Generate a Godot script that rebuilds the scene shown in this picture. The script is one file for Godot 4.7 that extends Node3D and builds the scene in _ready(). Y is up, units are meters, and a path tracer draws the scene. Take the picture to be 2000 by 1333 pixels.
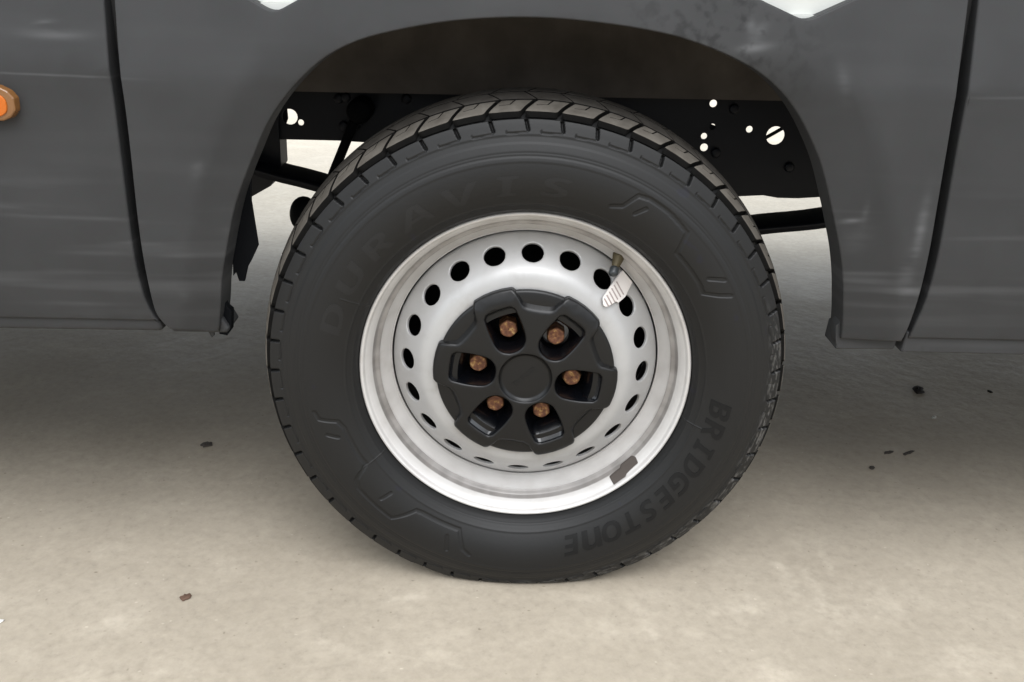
extends Node3D

# Everything on the truck is measured in metres from the wheel hub; the hub stands HUB above the floor.
const HUB := Vector3(0.0, 0.326, 0.0)
const GY := -0.326            # floor level seen from the hub
const PITCHES := 49           # tread pitches round the tyre

var M := {}
var rng := RandomNumberGenerator.new()
var noise := FastNoiseLite.new()
var truck: Node3D
var wheel: Node3D
var arch := PackedVector2Array()


# ---------------------------------------------------------------- mesh helpers
class Shape:
	var v := PackedVector3Array()
	var c := PackedColorArray()
	var u := PackedVector2Array()
	var i := PackedInt32Array()

	func p(at: Vector3, col := Color.WHITE, uv := Vector2.ZERO) -> int:
		v.append(at)
		c.append(col)
		u.append(uv)
		return v.size() - 1

	func tri(a: int, b: int, d: int) -> void:
		i.append(a)
		i.append(b)
		i.append(d)

	func quad(a: int, b: int, d: int, e: int) -> void:
		tri(a, b, d)
		tri(a, d, e)

	func ring(pts: PackedVector3Array, col := Color.WHITE) -> int:
		var s := v.size()
		for q in pts:
			p(q, col, Vector2(q.x, q.y))
		return s

	func join(a: int, b: int, n: int, closed := true) -> void:
		for k in (n if closed else n - 1):
			var m := (k + 1) % n
			quad(a + k, a + m, b + m, b + k)

	func loft(rings: Array, closed := true, col := Color.WHITE) -> void:
		var last := -1
		for r in rings:
			var s := ring(r, col)
			if last >= 0:
				join(last, s, r.size(), closed)
			last = s

	func box(lo: Vector3, hi: Vector3, col := Color.WHITE) -> void:
		var f := [[0, 1, 3, 2], [4, 6, 7, 5], [0, 4, 5, 1], [2, 3, 7, 6], [0, 2, 6, 4], [1, 5, 7, 3]]
		var q := []
		for k in 8:
			q.append(Vector3(hi.x if k & 4 else lo.x, hi.y if k & 2 else lo.y, hi.z if k & 1 else lo.z))
		for s in f:
			var a := p(q[s[0]], col)
			p(q[s[1]], col)
			p(q[s[2]], col)
			p(q[s[3]], col)
			quad(a, a + 1, a + 2, a + 3)

	func mesh(mat: Material) -> ArrayMesh:
		var n := PackedVector3Array()
		n.resize(v.size())
		for k in range(0, i.size(), 3):
			var a := i[k]
			var b := i[k + 1]
			var d := i[k + 2]
			var w := (v[b] - v[a]).cross(v[d] - v[a])
			n[a] += w
			n[b] += w
			n[d] += w
		for k in n.size():
			n[k] = n[k].normalized()
		var t := i.duplicate()
		for k in range(0, t.size(), 3):
			var x := t[k + 1]
			t[k + 1] = t[k + 2]
			t[k + 2] = x
		var arr := []
		arr.resize(Mesh.ARRAY_MAX)
		arr[Mesh.ARRAY_VERTEX] = v
		arr[Mesh.ARRAY_NORMAL] = n
		arr[Mesh.ARRAY_COLOR] = c
		arr[Mesh.ARRAY_TEX_UV] = u
		arr[Mesh.ARRAY_INDEX] = t
		var am := ArrayMesh.new()
		am.add_surface_from_arrays(Mesh.PRIMITIVE_TRIANGLES, arr)
		am.surface_set_material(0, mat)
		return am


func put(called: String, s: Shape, mat: Material, parent: Node, label := "") -> MeshInstance3D:
	var o := MeshInstance3D.new()
	o.name = called
	o.mesh = s.mesh(mat)
	o.cast_shadow = GeometryInstance3D.SHADOW_CASTING_SETTING_ON
	parent.add_child(o, true)
	if parent == truck:
		o.position = HUB
	if label:
		o.set_meta("label", label)
	return o


func thing(o: Node, label: String, category: String, group := "") -> void:
	o.set_meta("label", label)
	o.set_meta("category", category)
	if group:
		o.set_meta("group", group)


func pv(a: Array) -> PackedVector2Array:      # flat list of millimetres
	var r := PackedVector2Array()
	for k in range(0, a.size(), 2):
		r.append(Vector2(a[k], a[k + 1]) * 0.001)
	return r


func spline(p: PackedVector2Array, n: int) -> PackedVector2Array:
	var r := PackedVector2Array()
	for k in p.size() - 1:
		var a := p[maxi(k - 1, 0)]
		var d := p[mini(k + 2, p.size() - 1)]
		for j in n:
			r.append(p[k].cubic_interpolate(p[k + 1], a, d, float(j) / n))
	r.append(p[p.size() - 1])
	return r


func fillet(p: PackedVector2Array, rad: float, n := 4) -> PackedVector2Array:
	var r := PackedVector2Array()
	var m := p.size()
	for k in m:
		var a := p[(k + m - 1) % m]
		var b := p[k]
		var d := p[(k + 1) % m]
		var t := minf(rad, minf(a.distance_to(b), b.distance_to(d)) * 0.45)
		var s := b + (a - b).normalized() * t
		var e := b + (d - b).normalized() * t
		for j in n + 1:
			var q := float(j) / n
			r.append(s.lerp(b, q).lerp(b.lerp(e, q), q))
	return r


func finer(p: PackedVector2Array, ds: float) -> PackedVector2Array:
	var r := PackedVector2Array()
	for k in p.size():
		var b := p[(k + 1) % p.size()]
		var n := maxi(1, int(ceil(p[k].distance_to(b) / ds)))
		for j in n:
			r.append(p[k].lerp(b, float(j) / n))
	return r


func inset(p: PackedVector2Array, d: float) -> PackedVector2Array:   # counter-clockwise: inwards
	var r := PackedVector2Array()
	var m := p.size()
	for k in m:
		var e := (p[k] - p[(k + m - 1) % m]).normalized()
		var f := (p[(k + 1) % m] - p[k]).normalized()
		var na := Vector2(-e.y, e.x)
		var nb := Vector2(-f.y, f.x)
		var nn := na + nb
		nn = nn / maxf(nn.length_squared() * 0.5, 0.35)
		r.append(p[k] + nn * d)
	return r


func area2(p: PackedVector2Array) -> float:
	var s := 0.0
	for k in p.size():
		s += p[k].cross(p[(k + 1) % p.size()])
	return s


# a sheet with rounded edges: poly and holes lie in 2D, map(p, depth) lays them in space
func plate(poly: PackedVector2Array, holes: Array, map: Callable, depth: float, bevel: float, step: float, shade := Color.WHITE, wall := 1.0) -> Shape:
	var s := Shape.new()
	var outer := poly.duplicate()
	if area2(outer) < 0:
		outer.reverse()
	var loops := [outer]
	for h in holes:
		var q: PackedVector2Array = h.duplicate()
		if area2(q) > 0:
			q.reverse()
		loops.append(q)
	var flat := PackedVector2Array()
	var id := PackedInt32Array()
	var tops := []
	for q in loops:
		var last := -1
		for st in [[0.0, depth if q == outer else minf(depth, bevel + 0.0015)], [0.0, bevel], [bevel * 0.3, bevel * 0.3], [bevel, 0.0]]:
			var w := inset(q, st[0])
			var at := s.v.size()
			for k in w.size():
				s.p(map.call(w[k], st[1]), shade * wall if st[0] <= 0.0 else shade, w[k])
			if last >= 0:
				s.join(last, at, w.size())
			last = at
		var top := inset(q, bevel)
		tops.append(top)
		for k in top.size():
			flat.append(top[k])
			id.append(last + k)
	var edge := flat.size()
	if step > 0.0:
		var lo := outer[0]
		var hi := outer[0]
		for q in outer:
			lo = lo.min(q)
			hi = hi.max(q)
		var y := lo.y + step * 0.5
		var odd := 0.0
		while y < hi.y:
			var x := lo.x + step * (0.25 + odd)
			while x < hi.x:
				var q := Vector2(x + step * 0.22 * sin(x * 9173.0 + y * 3571.0), y + step * 0.22 * sin(x * 4219.0 + y * 7907.0))
				var ok := Geometry2D.is_point_in_polygon(q, tops[0])
				if ok:
					for k in range(1, tops.size()):
						if Geometry2D.is_point_in_polygon(q, tops[k]):
							ok = false
				if ok:
					for k in edge:
						if flat[k].distance_squared_to(q) < step * step * 0.2:
							ok = false
							break
				if ok:
					flat.append(q)
					id.append(s.p(map.call(q, 0.0), shade, q))
				x += step
			odd = 0.5 - odd
			y += step
	var nudged := flat.duplicate()
	for k in edge:
		nudged[k] += Vector2(sin(k * 12.9), cos(k * 78.2)) * 2e-5
	var d := Geometry2D.triangulate_delaunay(nudged)
	var covered := 0.0
	for k in range(0, d.size(), 3):
		var a := flat[d[k]]
		var b := flat[d[k + 1]]
		var e := flat[d[k + 2]]
		var mid := (a + b + e) / 3.0
		if not Geometry2D.is_point_in_polygon(mid, tops[0]):
			continue
		var inside := false
		for j in range(1, tops.size()):
			inside = inside or Geometry2D.is_point_in_polygon(mid, tops[j])
		if inside:
			continue
		covered += absf((b - a).cross(e - a))
		if (b - a).cross(e - a) > 0:
			s.tri(id[d[k]], id[d[k + 1]], id[d[k + 2]])
		else:
			s.tri(id[d[k]], id[d[k + 2]], id[d[k + 1]])
	var want := absf(area2(tops[0]))
	for j in range(1, tops.size()):
		want -= absf(area2(tops[j]))
	if absf(covered / want - 1.0) > 0.004:
		print("plate covers ", covered / want, " of ", poly.size(), " at ", poly[0])
	return s


func flat_at(z: float) -> Callable:
	return func(p: Vector2, d: float) -> Vector3: return Vector3(p.x, p.y, z - d)


func lathe(prof: PackedVector2Array, n: int, col := Color.WHITE) -> Shape:    # (radius, z) about the axle
	var s := Shape.new()
	var last := -1
	for q in prof:
		var at := s.v.size()
		for k in n:
			var a := TAU * k / n
			s.p(Vector3(q.x * sin(a), q.x * cos(a), q.y), col, Vector2(float(k) / n * 6.0, q.y * 8.0))
		if last >= 0:
			s.join(last, at, n)
		last = at
	return s


func tube(s: Shape, path: Array, rad: Array, n := 14, col := Color.WHITE, caps := true) -> void:
	var last := -1
	for k in path.size():
		var t: Vector3 = (path[mini(k + 1, path.size() - 1)] - path[maxi(k - 1, 0)])
		if t.length() < 1e-6:
			t = path[path.size() - 1] - path[0]
		t = t.normalized()
		var a := t.cross(Vector3(0.31, 0.2, 0.93)).normalized()
		var b := t.cross(a)
		var at := s.v.size()
		for j in n:
			var w := TAU * j / n
			s.p(path[k] + (a * cos(w) + b * sin(w)) * rad[k], col)
		if last >= 0:
			s.join(last, at, n)
		elif caps:
			var m := s.p(path[k], col)
			for j in n:
				s.tri(m, at + (j + 1) % n, at + j)
		last = at
	if caps:
		var m := s.p(path[path.size() - 1], col)
		for j in n:
			s.tri(m, last + j, last + (j + 1) % n)


func polar(deg: float, r: float) -> Vector2:      # clockwise from the top of the wheel
	return Vector2(sin(deg_to_rad(deg)), cos(deg_to_rad(deg))) * r


func ss(a: float, b: float, x: float) -> float:
	return smoothstep(a, b, x)


# ---------------------------------------------------------------- materials
func std(col: Color, rough: float, metal := 0.0, spec := 0.5) -> StandardMaterial3D:
	var m := StandardMaterial3D.new()
	m.albedo_color = col.linear_to_srgb()
	m.roughness = rough
	m.metallic = metal
	m.metallic_specular = spec
	return m


func noise_tex(size: int, freq: float, octaves: int, stops: Array, sd: int, warp := 0.0, kind := FastNoiseLite.TYPE_SIMPLEX_SMOOTH, normal := 0.0, gain := 0.55) -> NoiseTexture2D:
	var f := FastNoiseLite.new()
	f.noise_type = kind
	f.seed = sd
	f.frequency = freq
	f.fractal_octaves = octaves
	f.fractal_gain = gain
	if warp > 0.0:
		f.domain_warp_enabled = true
		f.domain_warp_amplitude = warp
		f.domain_warp_frequency = freq * 0.8
	var t := NoiseTexture2D.new()
	t.width = size
	t.height = size
	t.seamless = true
	t.noise = f
	if normal > 0.0:
		t.as_normal_map = true
		t.bump_strength = normal
	else:
		var g := Gradient.new()
		var off := PackedFloat32Array()
		var cols := PackedColorArray()
		for st in stops:
			off.append(st[0])
			cols.append((st[1] as Color).linear_to_srgb())
		g.offsets = off
		g.colors = cols
		t.color_ramp = g
	return t


func grey(x: float) -> Color:
	return Color(x, x, x)


func materials() -> void:
	# concrete floor
	var f := std(Color.WHITE, 0.62, 0.0, 0.35)
	f.albedo_texture = concrete()
	f.uv1_scale = Vector3(0.42, 0.42, 1)
	f.uv1_offset = Vector3(0.5, 0.5, 0)
	f.detail_enabled = true
	f.detail_blend_mode = BaseMaterial3D.BLEND_MODE_MUL
	f.detail_uv_layer = BaseMaterial3D.DETAIL_UV_2
	f.detail_albedo = noise_tex(1024, 0.03, 5, [[0.0, grey(0.74)], [0.25, grey(0.88)], [0.5, grey(0.935)], [0.75, grey(0.975)], [1.0, grey(1.0)]], 12, 0.0, FastNoiseLite.TYPE_SIMPLEX_SMOOTH, 0.0, 0.78)
	f.uv2_scale = Vector3(1.35, 1.35, 1)
	f.roughness_texture = noise_tex(512, 0.012, 4, [[0.0, grey(0.55)], [1.0, grey(1.0)]], 13)
	f.normal_enabled = true
	f.normal_texture = noise_tex(1024, 0.05, 5, [], 14, 0.0, FastNoiseLite.TYPE_SIMPLEX_SMOOTH, 2.0)
	f.normal_scale = 0.25
	M.floor = f
	# satin dark grey body paint with scuffs
	var p := std(Color.WHITE, 0.58, 0.0, 0.36)
	p.albedo_texture = scuffed_paint()
	p.uv1_scale = Vector3(1.0 / 1.6, -1.0 / 0.8, 1)
	p.uv1_offset = Vector3(0.5, 0.8, 0)
	p.vertex_color_use_as_albedo = true
	M.paint = p
	M.white = std(Color(0.60, 0.61, 0.58), 0.35)
	M.seal = std(grey(0.012), 0.6)
	M.black = std(Color(0.0045, 0.005, 0.006), 0.6, 0.0, 0.15)
	M.chassis = std(Color(0.006, 0.0075, 0.012), 0.5, 0.0, 0.4)
	var li := std(Color.WHITE, 0.9, 0.0, 0.2)
	li.albedo_texture = noise_tex(512, 0.01, 5, [[0.0, Color(0.085, 0.074, 0.064)], [0.5, Color(0.115, 0.101, 0.088)], [1.0, Color(0.15, 0.132, 0.114)]], 21)
	li.uv1_scale = Vector3(1.3, 1.3, 1)
	M.liner = li
	# rubber
	var r := std(Color.WHITE, 0.52, 0.0, 0.42)
	r.vertex_color_use_as_albedo = true
	r.normal_enabled = true
	r.uv1_triplanar = true
	r.uv1_scale = Vector3(5, 5, 5)
	r.normal_texture = noise_tex(512, 0.06, 4, [], 31, 0.0, FastNoiseLite.TYPE_SIMPLEX_SMOOTH, 1.2)
	r.normal_scale = 0.12
	M.rubber = r
	M.letter_faint = std(Color(0.0116, 0.0117, 0.0122), 0.50, 0.0, 0.42)
	M.letter = std(grey(0.0066), 0.55, 0.0, 0.33)
	var t := std(Color.WHITE, 0.85, 0.0, 0.3)
	t.albedo_texture = noise_tex(256, 0.02, 4, [[0.0, Color(0.085, 0.075, 0.063)], [0.5, Color(0.13, 0.117, 0.10)], [1.0, Color(0.175, 0.16, 0.138)]], 32)
	t.uv1_triplanar = true
	t.uv1_scale = Vector3(7, 7, 7)
	t.vertex_color_use_as_albedo = true
	M.tread = t
	# silver wheel paint
	var s := std(Color.WHITE, 0.40, 0.2, 0.6)
	s.albedo_texture = noise_tex(512, 0.012, 5, [[0.0, Color(0.35, 0.34, 0.33)], [0.4, Color(0.42, 0.417, 0.413)], [1.0, Color(0.445, 0.443, 0.44)]], 41)
	s.uv1_triplanar = true
	s.uv1_scale = Vector3(3, 3, 3)
	s.vertex_color_use_as_albedo = true
	M.silver = s
	var s2: StandardMaterial3D = s.duplicate()
	s2.albedo_texture = noise_tex(512, 0.012, 5, [[0.0, Color(0.46, 0.44, 0.42)], [0.35, Color(0.56, 0.55, 0.54)], [1.0, Color(0.62, 0.615, 0.61)]], 42)
	s2.metallic = 0.12
	M.lip = s2
	M.cap = std(Color(0.0062, 0.0062, 0.0064), 0.35, 0.0, 0.42)
	M.well = std(Color(0.0022, 0.0026, 0.0038), 0.25, 0.0, 0.6)  # cap plastic coloured darker to stand for the shade inside the wells
	M.letter_cap = std(grey(0.006), 0.5, 0.0, 0.4)
	var n := std(Color.WHITE, 0.6, 0.35, 0.5)
	n.albedo_texture = noise_tex(256, 0.03, 4, [[0.0, Color(0.08, 0.032, 0.02)], [0.45, Color(0.20, 0.082, 0.045)], [0.62, Color(0.27, 0.125, 0.06)], [0.76, Color(0.46, 0.27, 0.10)], [1.0, Color(0.70, 0.53, 0.26)]], 51)
	n.uv1_triplanar = true
	n.uv1_scale = Vector3(14, 14, 14)
	M.rust = n
	M.tag = std(Color(0.70, 0.66, 0.63), 0.5)
	M.weight = std(Color(0.075, 0.062, 0.054), 0.7, 0.2)
	M.tag_line = std(Color(0.30, 0.25, 0.235), 0.7)
	M.brass = std(Color(0.085, 0.068, 0.035), 0.5, 0.4)
	M.valve = std(Color(0.025, 0.03, 0.033), 0.35)
	M.drum = std(Color(0.007, 0.007, 0.007), 0.8, 0.0, 0.2)
	var o := std(Color(0.50, 0.125, 0.014), 0.3, 0.0, 0.4)
	M.amber = o
	var lens := std(Color(0.19, 0.085, 0.026), 0.15, 0.0, 0.6)
	M.amber_rim = lens
	M.leaf = std(Color(0.10, 0.055, 0.035), 0.8)
	M.dark_leaf = std(Color(0.014, 0.010, 0.008), 0.85)
	M.dirt = std(Color(0.06, 0.05, 0.042), 0.9)
	M.stone = std(Color(0.55, 0.53, 0.48), 0.8)
	M.chip = std(Color(0.82, 0.80, 0.76), 0.6)


func concrete() -> ImageTexture:
	var n := 1280
	var fields := []
	for q in [[61, 0.004, 4], [62, 0.016, 4], [63, 0.09, 3]]:
		var f := FastNoiseLite.new()
		f.seed = q[0]
		f.frequency = q[1]
		f.fractal_octaves = q[2]
		f.fractal_gain = 0.6
		fields.append(f.get_seamless_image(n, n).get_data())
	var val := PackedFloat32Array()
	val.resize(n * n)
	var a: PackedByteArray = fields[0]
	var b: PackedByteArray = fields[1]
	var c: PackedByteArray = fields[2]
	for k in n * n:
		var u := b[k] / 255.0
		val[k] = 0.87 + 0.13 * (a[k] / 255.0) + 0.07 * u + 0.22 * maxf(0.0, u - 0.60) + 0.10 * (c[k] / 255.0)
	# trowel strokes and pale laitance patches: x, z, half width, half length, turn, strength
	for q in [[0.394, 0.0, 0.010, 0.075, 0.05, 0.14], [0.429, 0.02, 0.012, 0.095, 0.0, 0.16], [0.466, -0.03, 0.007, 0.06, 0.0, 0.12], [0.525, 0.025, 0.010, 0.06, 0.2, 0.10], [0.176, 0.115, 0.010, 0.06, 0.25, 0.10], [-0.16, 0.058, 0.040, 0.006, 0.2, 0.10], [-0.25, 0.155, 0.050, 0.008, -0.5, 0.09], [0.454, 0.074, 0.045, 0.022, 0.0, 0.12], [0.589, 0.157, 0.05, 0.03, 0.2, 0.14], [0.305, 0.067, 0.05, 0.02, 0.1, 0.10], [-0.142, 0.181, 0.06, 0.022, 0.1, 0.12], [0.134, 0.125, 0.06, 0.03, 0.0, 0.09], [-0.483, 0.217, 0.08, 0.03, 0.1, 0.12], [0.084, 0.051, 0.06, 0.012, 0.0, 0.08], [0.30, 0.20, 0.05, 0.03, 0.0, 0.10], [-0.55, 0.12, 0.07, 0.02, 0.1, 0.07], [-0.405, 0.09, 0.09, 0.03, 0.0, -0.06], [-0.663, 0.016, 0.09, 0.03, 0.0, -0.06], [0.558, -0.02, 0.08, 0.02, 0.0, -0.05], [0.0, -0.6, 0.5, 0.02, 0.0, -0.05], [-0.5, -0.8, 0.4, 0.02, 0.02, 0.07], [0.7, -0.75, 0.3, 0.015, -0.03, -0.06], [0.50, -0.42, 0.05, 0.02, 0.3, -0.10], [-0.75, -0.20, 0.10, 0.02, 0.0, -0.06]]:
		var m := maxf(q[2], q[3]) * 2.0
		for py in range(int((0.5 - (q[1] + m) * 0.42) * n), int((0.5 - (q[1] - m) * 0.42) * n)):
			for px in range(int(((q[0] - m) * 0.42 + 0.5) * n), int(((q[0] + m) * 0.42 + 0.5) * n)):
				if px < 0 or py < 0 or px >= n or py >= n:
					continue
				var d := Vector2((float(px) / n - 0.5) / 0.42 - q[0], (0.5 - float(py) / n) / 0.42 - q[1]).rotated(q[4])
				var e := exp(-pow(d.x / q[2], 2.0) - pow(d.y / q[3], 2.0))
				var k := py * n + px
				val[k] += 1.5 * q[5] * e * clampf(0.1 + 1.5 * (b[k] / 255.0 - 0.2) + 0.9 * (c[k] / 255.0 - 0.5), 0.0, 1.4)
	# grit and pinholes
	var gr := RandomNumberGenerator.new()
	gr.seed = 99
	for k in 2600:
		var at := gr.randi_range(0, n * n - n - 3)
		var dv := -gr.randf_range(0.10, 0.45) if gr.randf() < 0.7 else gr.randf_range(0.12, 0.45)
		val[at] += dv
		if gr.randf() < 0.35:
			val[at + 1] += dv * 0.8
		if gr.randf() < 0.2:
			val[at + n] += dv * 0.8
	var im := Image.create(n, n, false, Image.FORMAT_RGB8)
	for y in n:
		for x in n:
			var v := val[y * n + x] * 0.385
			im.set_pixel(x, y, Color(v, v * 0.872 + 0.004 * (v - 0.38) * 10.0, v * 0.69 + 0.008 * (v - 0.38) * 10.0).linear_to_srgb())
	return ImageTexture.create_from_image(im)


func scuffed_paint() -> ImageTexture:
	var w := 1536
	var h := 768
	var im := Image.create(w, h, false, Image.FORMAT_RGB8)
	var fa := FastNoiseLite.new()
	fa.seed = 5
	fa.frequency = 0.008
	fa.fractal_octaves = 5
	var fb := FastNoiseLite.new()
	fb.seed = 6
	fb.frequency = 0.013
	fb.fractal_octaves = 4
	var field := PackedFloat32Array()
	field.resize(w * h)
	for y in h:
		var wy := 0.64 - float(y) / h * 0.8     # height above the hub
		var band := exp(-pow((wy - 0.215) / 0.035, 2.0)) + 0.8 * exp(-pow((wy - 0.135) / 0.03, 2.0)) + 0.5 * exp(-pow((wy - 0.075) / 0.02, 2.0)) + 0.10
		for x in w:
			var st := fb.get_noise_2d(x * 0.10, y * 1.7 + 200.0)
			field[y * w + x] = 0.0365 + 0.0050 * fa.get_noise_2d(x, y) + 0.022 * band * clampf((st - 0.06) * 2.4, 0.0, 1.0)
	# single rubs and scrapes: x, y of the middle and half sizes in millimetres, slope, strength
	for q in [[-552, 432, 12, 3, 0.1, 0.06], [-540, 420, 34, 5, 0.0, 0.016], [-560, 424, 40, 4, 0.0, 0.010], [248, 437, 9, 8, 0.5, 0.030], [246, 424, 16, 5, 0.1, 0.035], [240, 446, 5, 12, 0.0, 0.018], [352, 385, 8, 14, -1.2, 0.022], [385, 226, 12, 3, 0.12, 0.07], [397, 205, 16, 18, 0.0, 0.016], [402, 240, 4, 16, 0.0, 0.014], [470, 210, 6, 40, 0.0, 0.030], [463, 170, 8, 20, 0.0, 0.018], [430, 160, 55, 3, 0.05, 0.016], [420, 150, 50, 5, -0.02, 0.012], [470, 140, 20, 5, 0.0, 0.024], [440, 118, 60, 4, 0.0, 0.010], [-395, 270, 8, 9, 0.6, 0.018], [-366, 168, 22, 3, 0.05, 0.020], [-360, 195, 20, 6, 0.05, 0.016], [-430, 165, 40, 3, 0.03, 0.012], [-480, 180, 30, 2.5, 0.02, 0.020], [-560, 210, 80, 2.5, -0.02, 0.018], [-610, 222, 60, 4, -0.02, 0.014], [-520, 165, 40, 3, 0.0, 0.010], [-560, 96, 70, 3, 0.0, 0.010], [-430, 110, 8, 16, 0.0, 0.010], [560, 375, 70, 1.5, 0.02, 0.010], [-560, 377, 80, 1.2, -0.02, 0.030]]:
		var cx := int((q[0] * 0.001 / 1.6 + 0.5) * w)
		var cy := int((0.64 - q[1] * 0.001) / 0.8 * h)
		var hx := int(q[2] * 0.96) + 2
		var hy := int(q[3] * 0.96 + absf(q[4]) * hx) + 2
		for y in range(maxi(cy - hy * 2, 0), mini(cy + hy * 2, h)):
			for x in range(maxi(cx - hx * 2, 0), mini(cx + hx * 2, w)):
				var dx = (x - cx) / (q[2] * 0.96)
				var dy = (y - cy + (x - cx) * q[4]) / (q[3] * 0.96)
				var k: float = exp(-dx * dx - dy * dy) * (0.55 + 1.1 * fb.get_noise_2d(x * 0.35, y * 2.6))
				field[y * w + x] += 2.1 * q[5] * maxf(k, 0.0)
	# tar mottling round the top right of the arch
	for y in range(int(0.16 / 0.8 * h), int(0.31 / 0.8 * h)):
		for x in range(int(0.56 * w), int(0.72 * w)):
			var p := Vector2((float(x) / w - 0.5) * 1.6, 0.64 - float(y) / h * 0.8)
			var far := (p - Vector2(0.205, 0.435)).length() / 0.11
			var n := fa.get_noise_2d(x * 7.0, y * 7.0) + 0.6 * fa.get_noise_2d(x * 2.0 + 90.0, y * 2.0)
			field[y * w + x] *= 1.0 - 0.45 * clampf(n * 1.8, 0.0, 1.0) * clampf(1.3 - far, 0.0, 1.0)
	for y in h:
		for x in w:
			var k := field[y * w + x]
			im.set_pixel(x, y, Color(k * 0.985, k, k * 1.03).linear_to_srgb())
	return ImageTexture.create_from_image(im)


# ---------------------------------------------------------------- the scene
func _ready() -> void:
	rng.seed = 7
	noise.seed = 3
	noise.frequency = 1.0
	noise.fractal_octaves = 3
	# camera
	var cam := Camera3D.new()
	cam.name = "camera"
	cam.projection = Camera3D.PROJECTION_PERSPECTIVE
	cam.keep_aspect = Camera3D.KEEP_HEIGHT
	cam.fov = 40.635
	cam.near = 0.02
	cam.far = 400.0
	cam.transform = Transform3D(Basis(Vector3(0.99977, 0.02133, -0.00216), Vector3(-0.02051, 0.92219, -0.38619), Vector3(-0.00625, 0.38614, 0.92242)).orthonormalized(), Vector3(-0.02618, 0.51299, 1.11490) + HUB)
	add_child(cam)
	cam.current = true
	# bright overcast sky
	var env := Environment.new()
	var sky := Sky.new()
	var ps := ProceduralSkyMaterial.new()
	ps.sky_top_color = Color(0.94, 0.97, 1.0)
	ps.sky_horizon_color = Color(0.20, 0.20, 0.20)
	ps.sky_curve = 0.42
	ps.ground_horizon_color = Color(0.45, 0.42, 0.38)
	ps.ground_bottom_color = Color(0.35, 0.32, 0.28)
	ps.sun_angle_max = 1.0
	ps.energy_multiplier = 1.6
	sky.sky_material = ps
	env.background_mode = Environment.BG_SKY
	env.sky = sky
	env.tonemap_mode = Environment.TONE_MAPPER_LINEAR
	env.tonemap_exposure = 2.92
	env.sdfgi_enabled = true
	env.ssao_enabled = true
	env.ssil_enabled = true
	var we := WorldEnvironment.new()
	we.name = "environment"
	we.environment = env
	add_child(we)
	var sun := DirectionalLight3D.new()
	sun.name = "sun"
	sun.light_energy = 0.32
	sun.light_color = Color(0.985, 0.99, 1.0)
	sun.light_angular_distance = 45.0
	sun.shadow_enabled = true
	sun.rotation_degrees = Vector3(-60, 10, 0)
	add_child(sun)

	materials()
	make_floor()
	truck = Node3D.new()
	truck.name = "delivery_truck"
	add_child(truck)
	thing(truck, "side of a dark grey truck with white upper body, wheel arch and silver steel wheel", "truck")
	make_body()
	make_chassis()
	wheel = Node3D.new()
	wheel.name = "wheel"
	truck.add_child(wheel)
	wheel.position = HUB
	make_tyre()
	make_tread()
	make_lettering()
	make_rim()
	make_hub_cap()
	make_lug_nuts()
	make_rim_bits()
	make_debris()


func make_floor() -> void:
	var s := Shape.new()
	var e := 60.0
	for q in [Vector2(-e, -e), Vector2(e, -e), Vector2(e, e), Vector2(-e, e)]:
		s.p(Vector3(q.x, 0, -q.y), Color.WHITE, q)
	s.quad(0, 1, 2, 3)
	var o := MeshInstance3D.new()
	o.name = "concrete_floor"
	var am := s.mesh(M.floor)
	var arr := am.surface_get_arrays(0)
	arr[Mesh.ARRAY_TEX_UV2] = s.u
	var am2 := ArrayMesh.new()
	am2.add_surface_from_arrays(Mesh.PRIMITIVE_TRIANGLES, arr)
	am2.surface_set_material(0, M.floor)
	o.mesh = am2
	add_child(o)
	o.set_meta("kind", "structure")
	o.set_meta("label", "smooth beige grey concrete floor with pale trowel marks and stains")


# ---------------------------------------------------------------- body
func arch_distance(p: Vector2) -> float:
	var best := 9.0
	for k in range(0, arch.size() - 3, 3):
		best = minf(best, Geometry2D.get_closest_point_to_segment(p, arch[k], arch[k + 3]).distance_to(p))
	return best


func side_z(p: Vector2) -> float:
	var z := 0.036
	z -= maxf(0.0, p.y - 0.376) * 0.17
	z -= 0.55 * pow(maxf(0.0, 0.22 - p.y), 2.0)
	return z


func panel_map(p: Vector2, d: float) -> Vector3:
	return Vector3(p.x, p.y, side_z(p) - d)


func flare_width(p: Vector2) -> float:
	var w := lerpf(0.047, 0.068, clampf(p.x / 0.8 + 0.5, 0, 1))
	return lerpf(w, 0.085, ss(0.38, 0.46, p.y))


func arch_map(p: Vector2, d: float) -> Vector3:
	var w := flare_width(p)
	var dist := arch_distance(p)
	var z := side_z(p) + 0.003 - lerpf(0.12, -0.03, ss(0.36, 0.43, p.y)) * maxf(0.0, w - dist) * ss(0.0, 0.012, w - dist)
	return Vector3(p.x, p.y, z - d)


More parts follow.
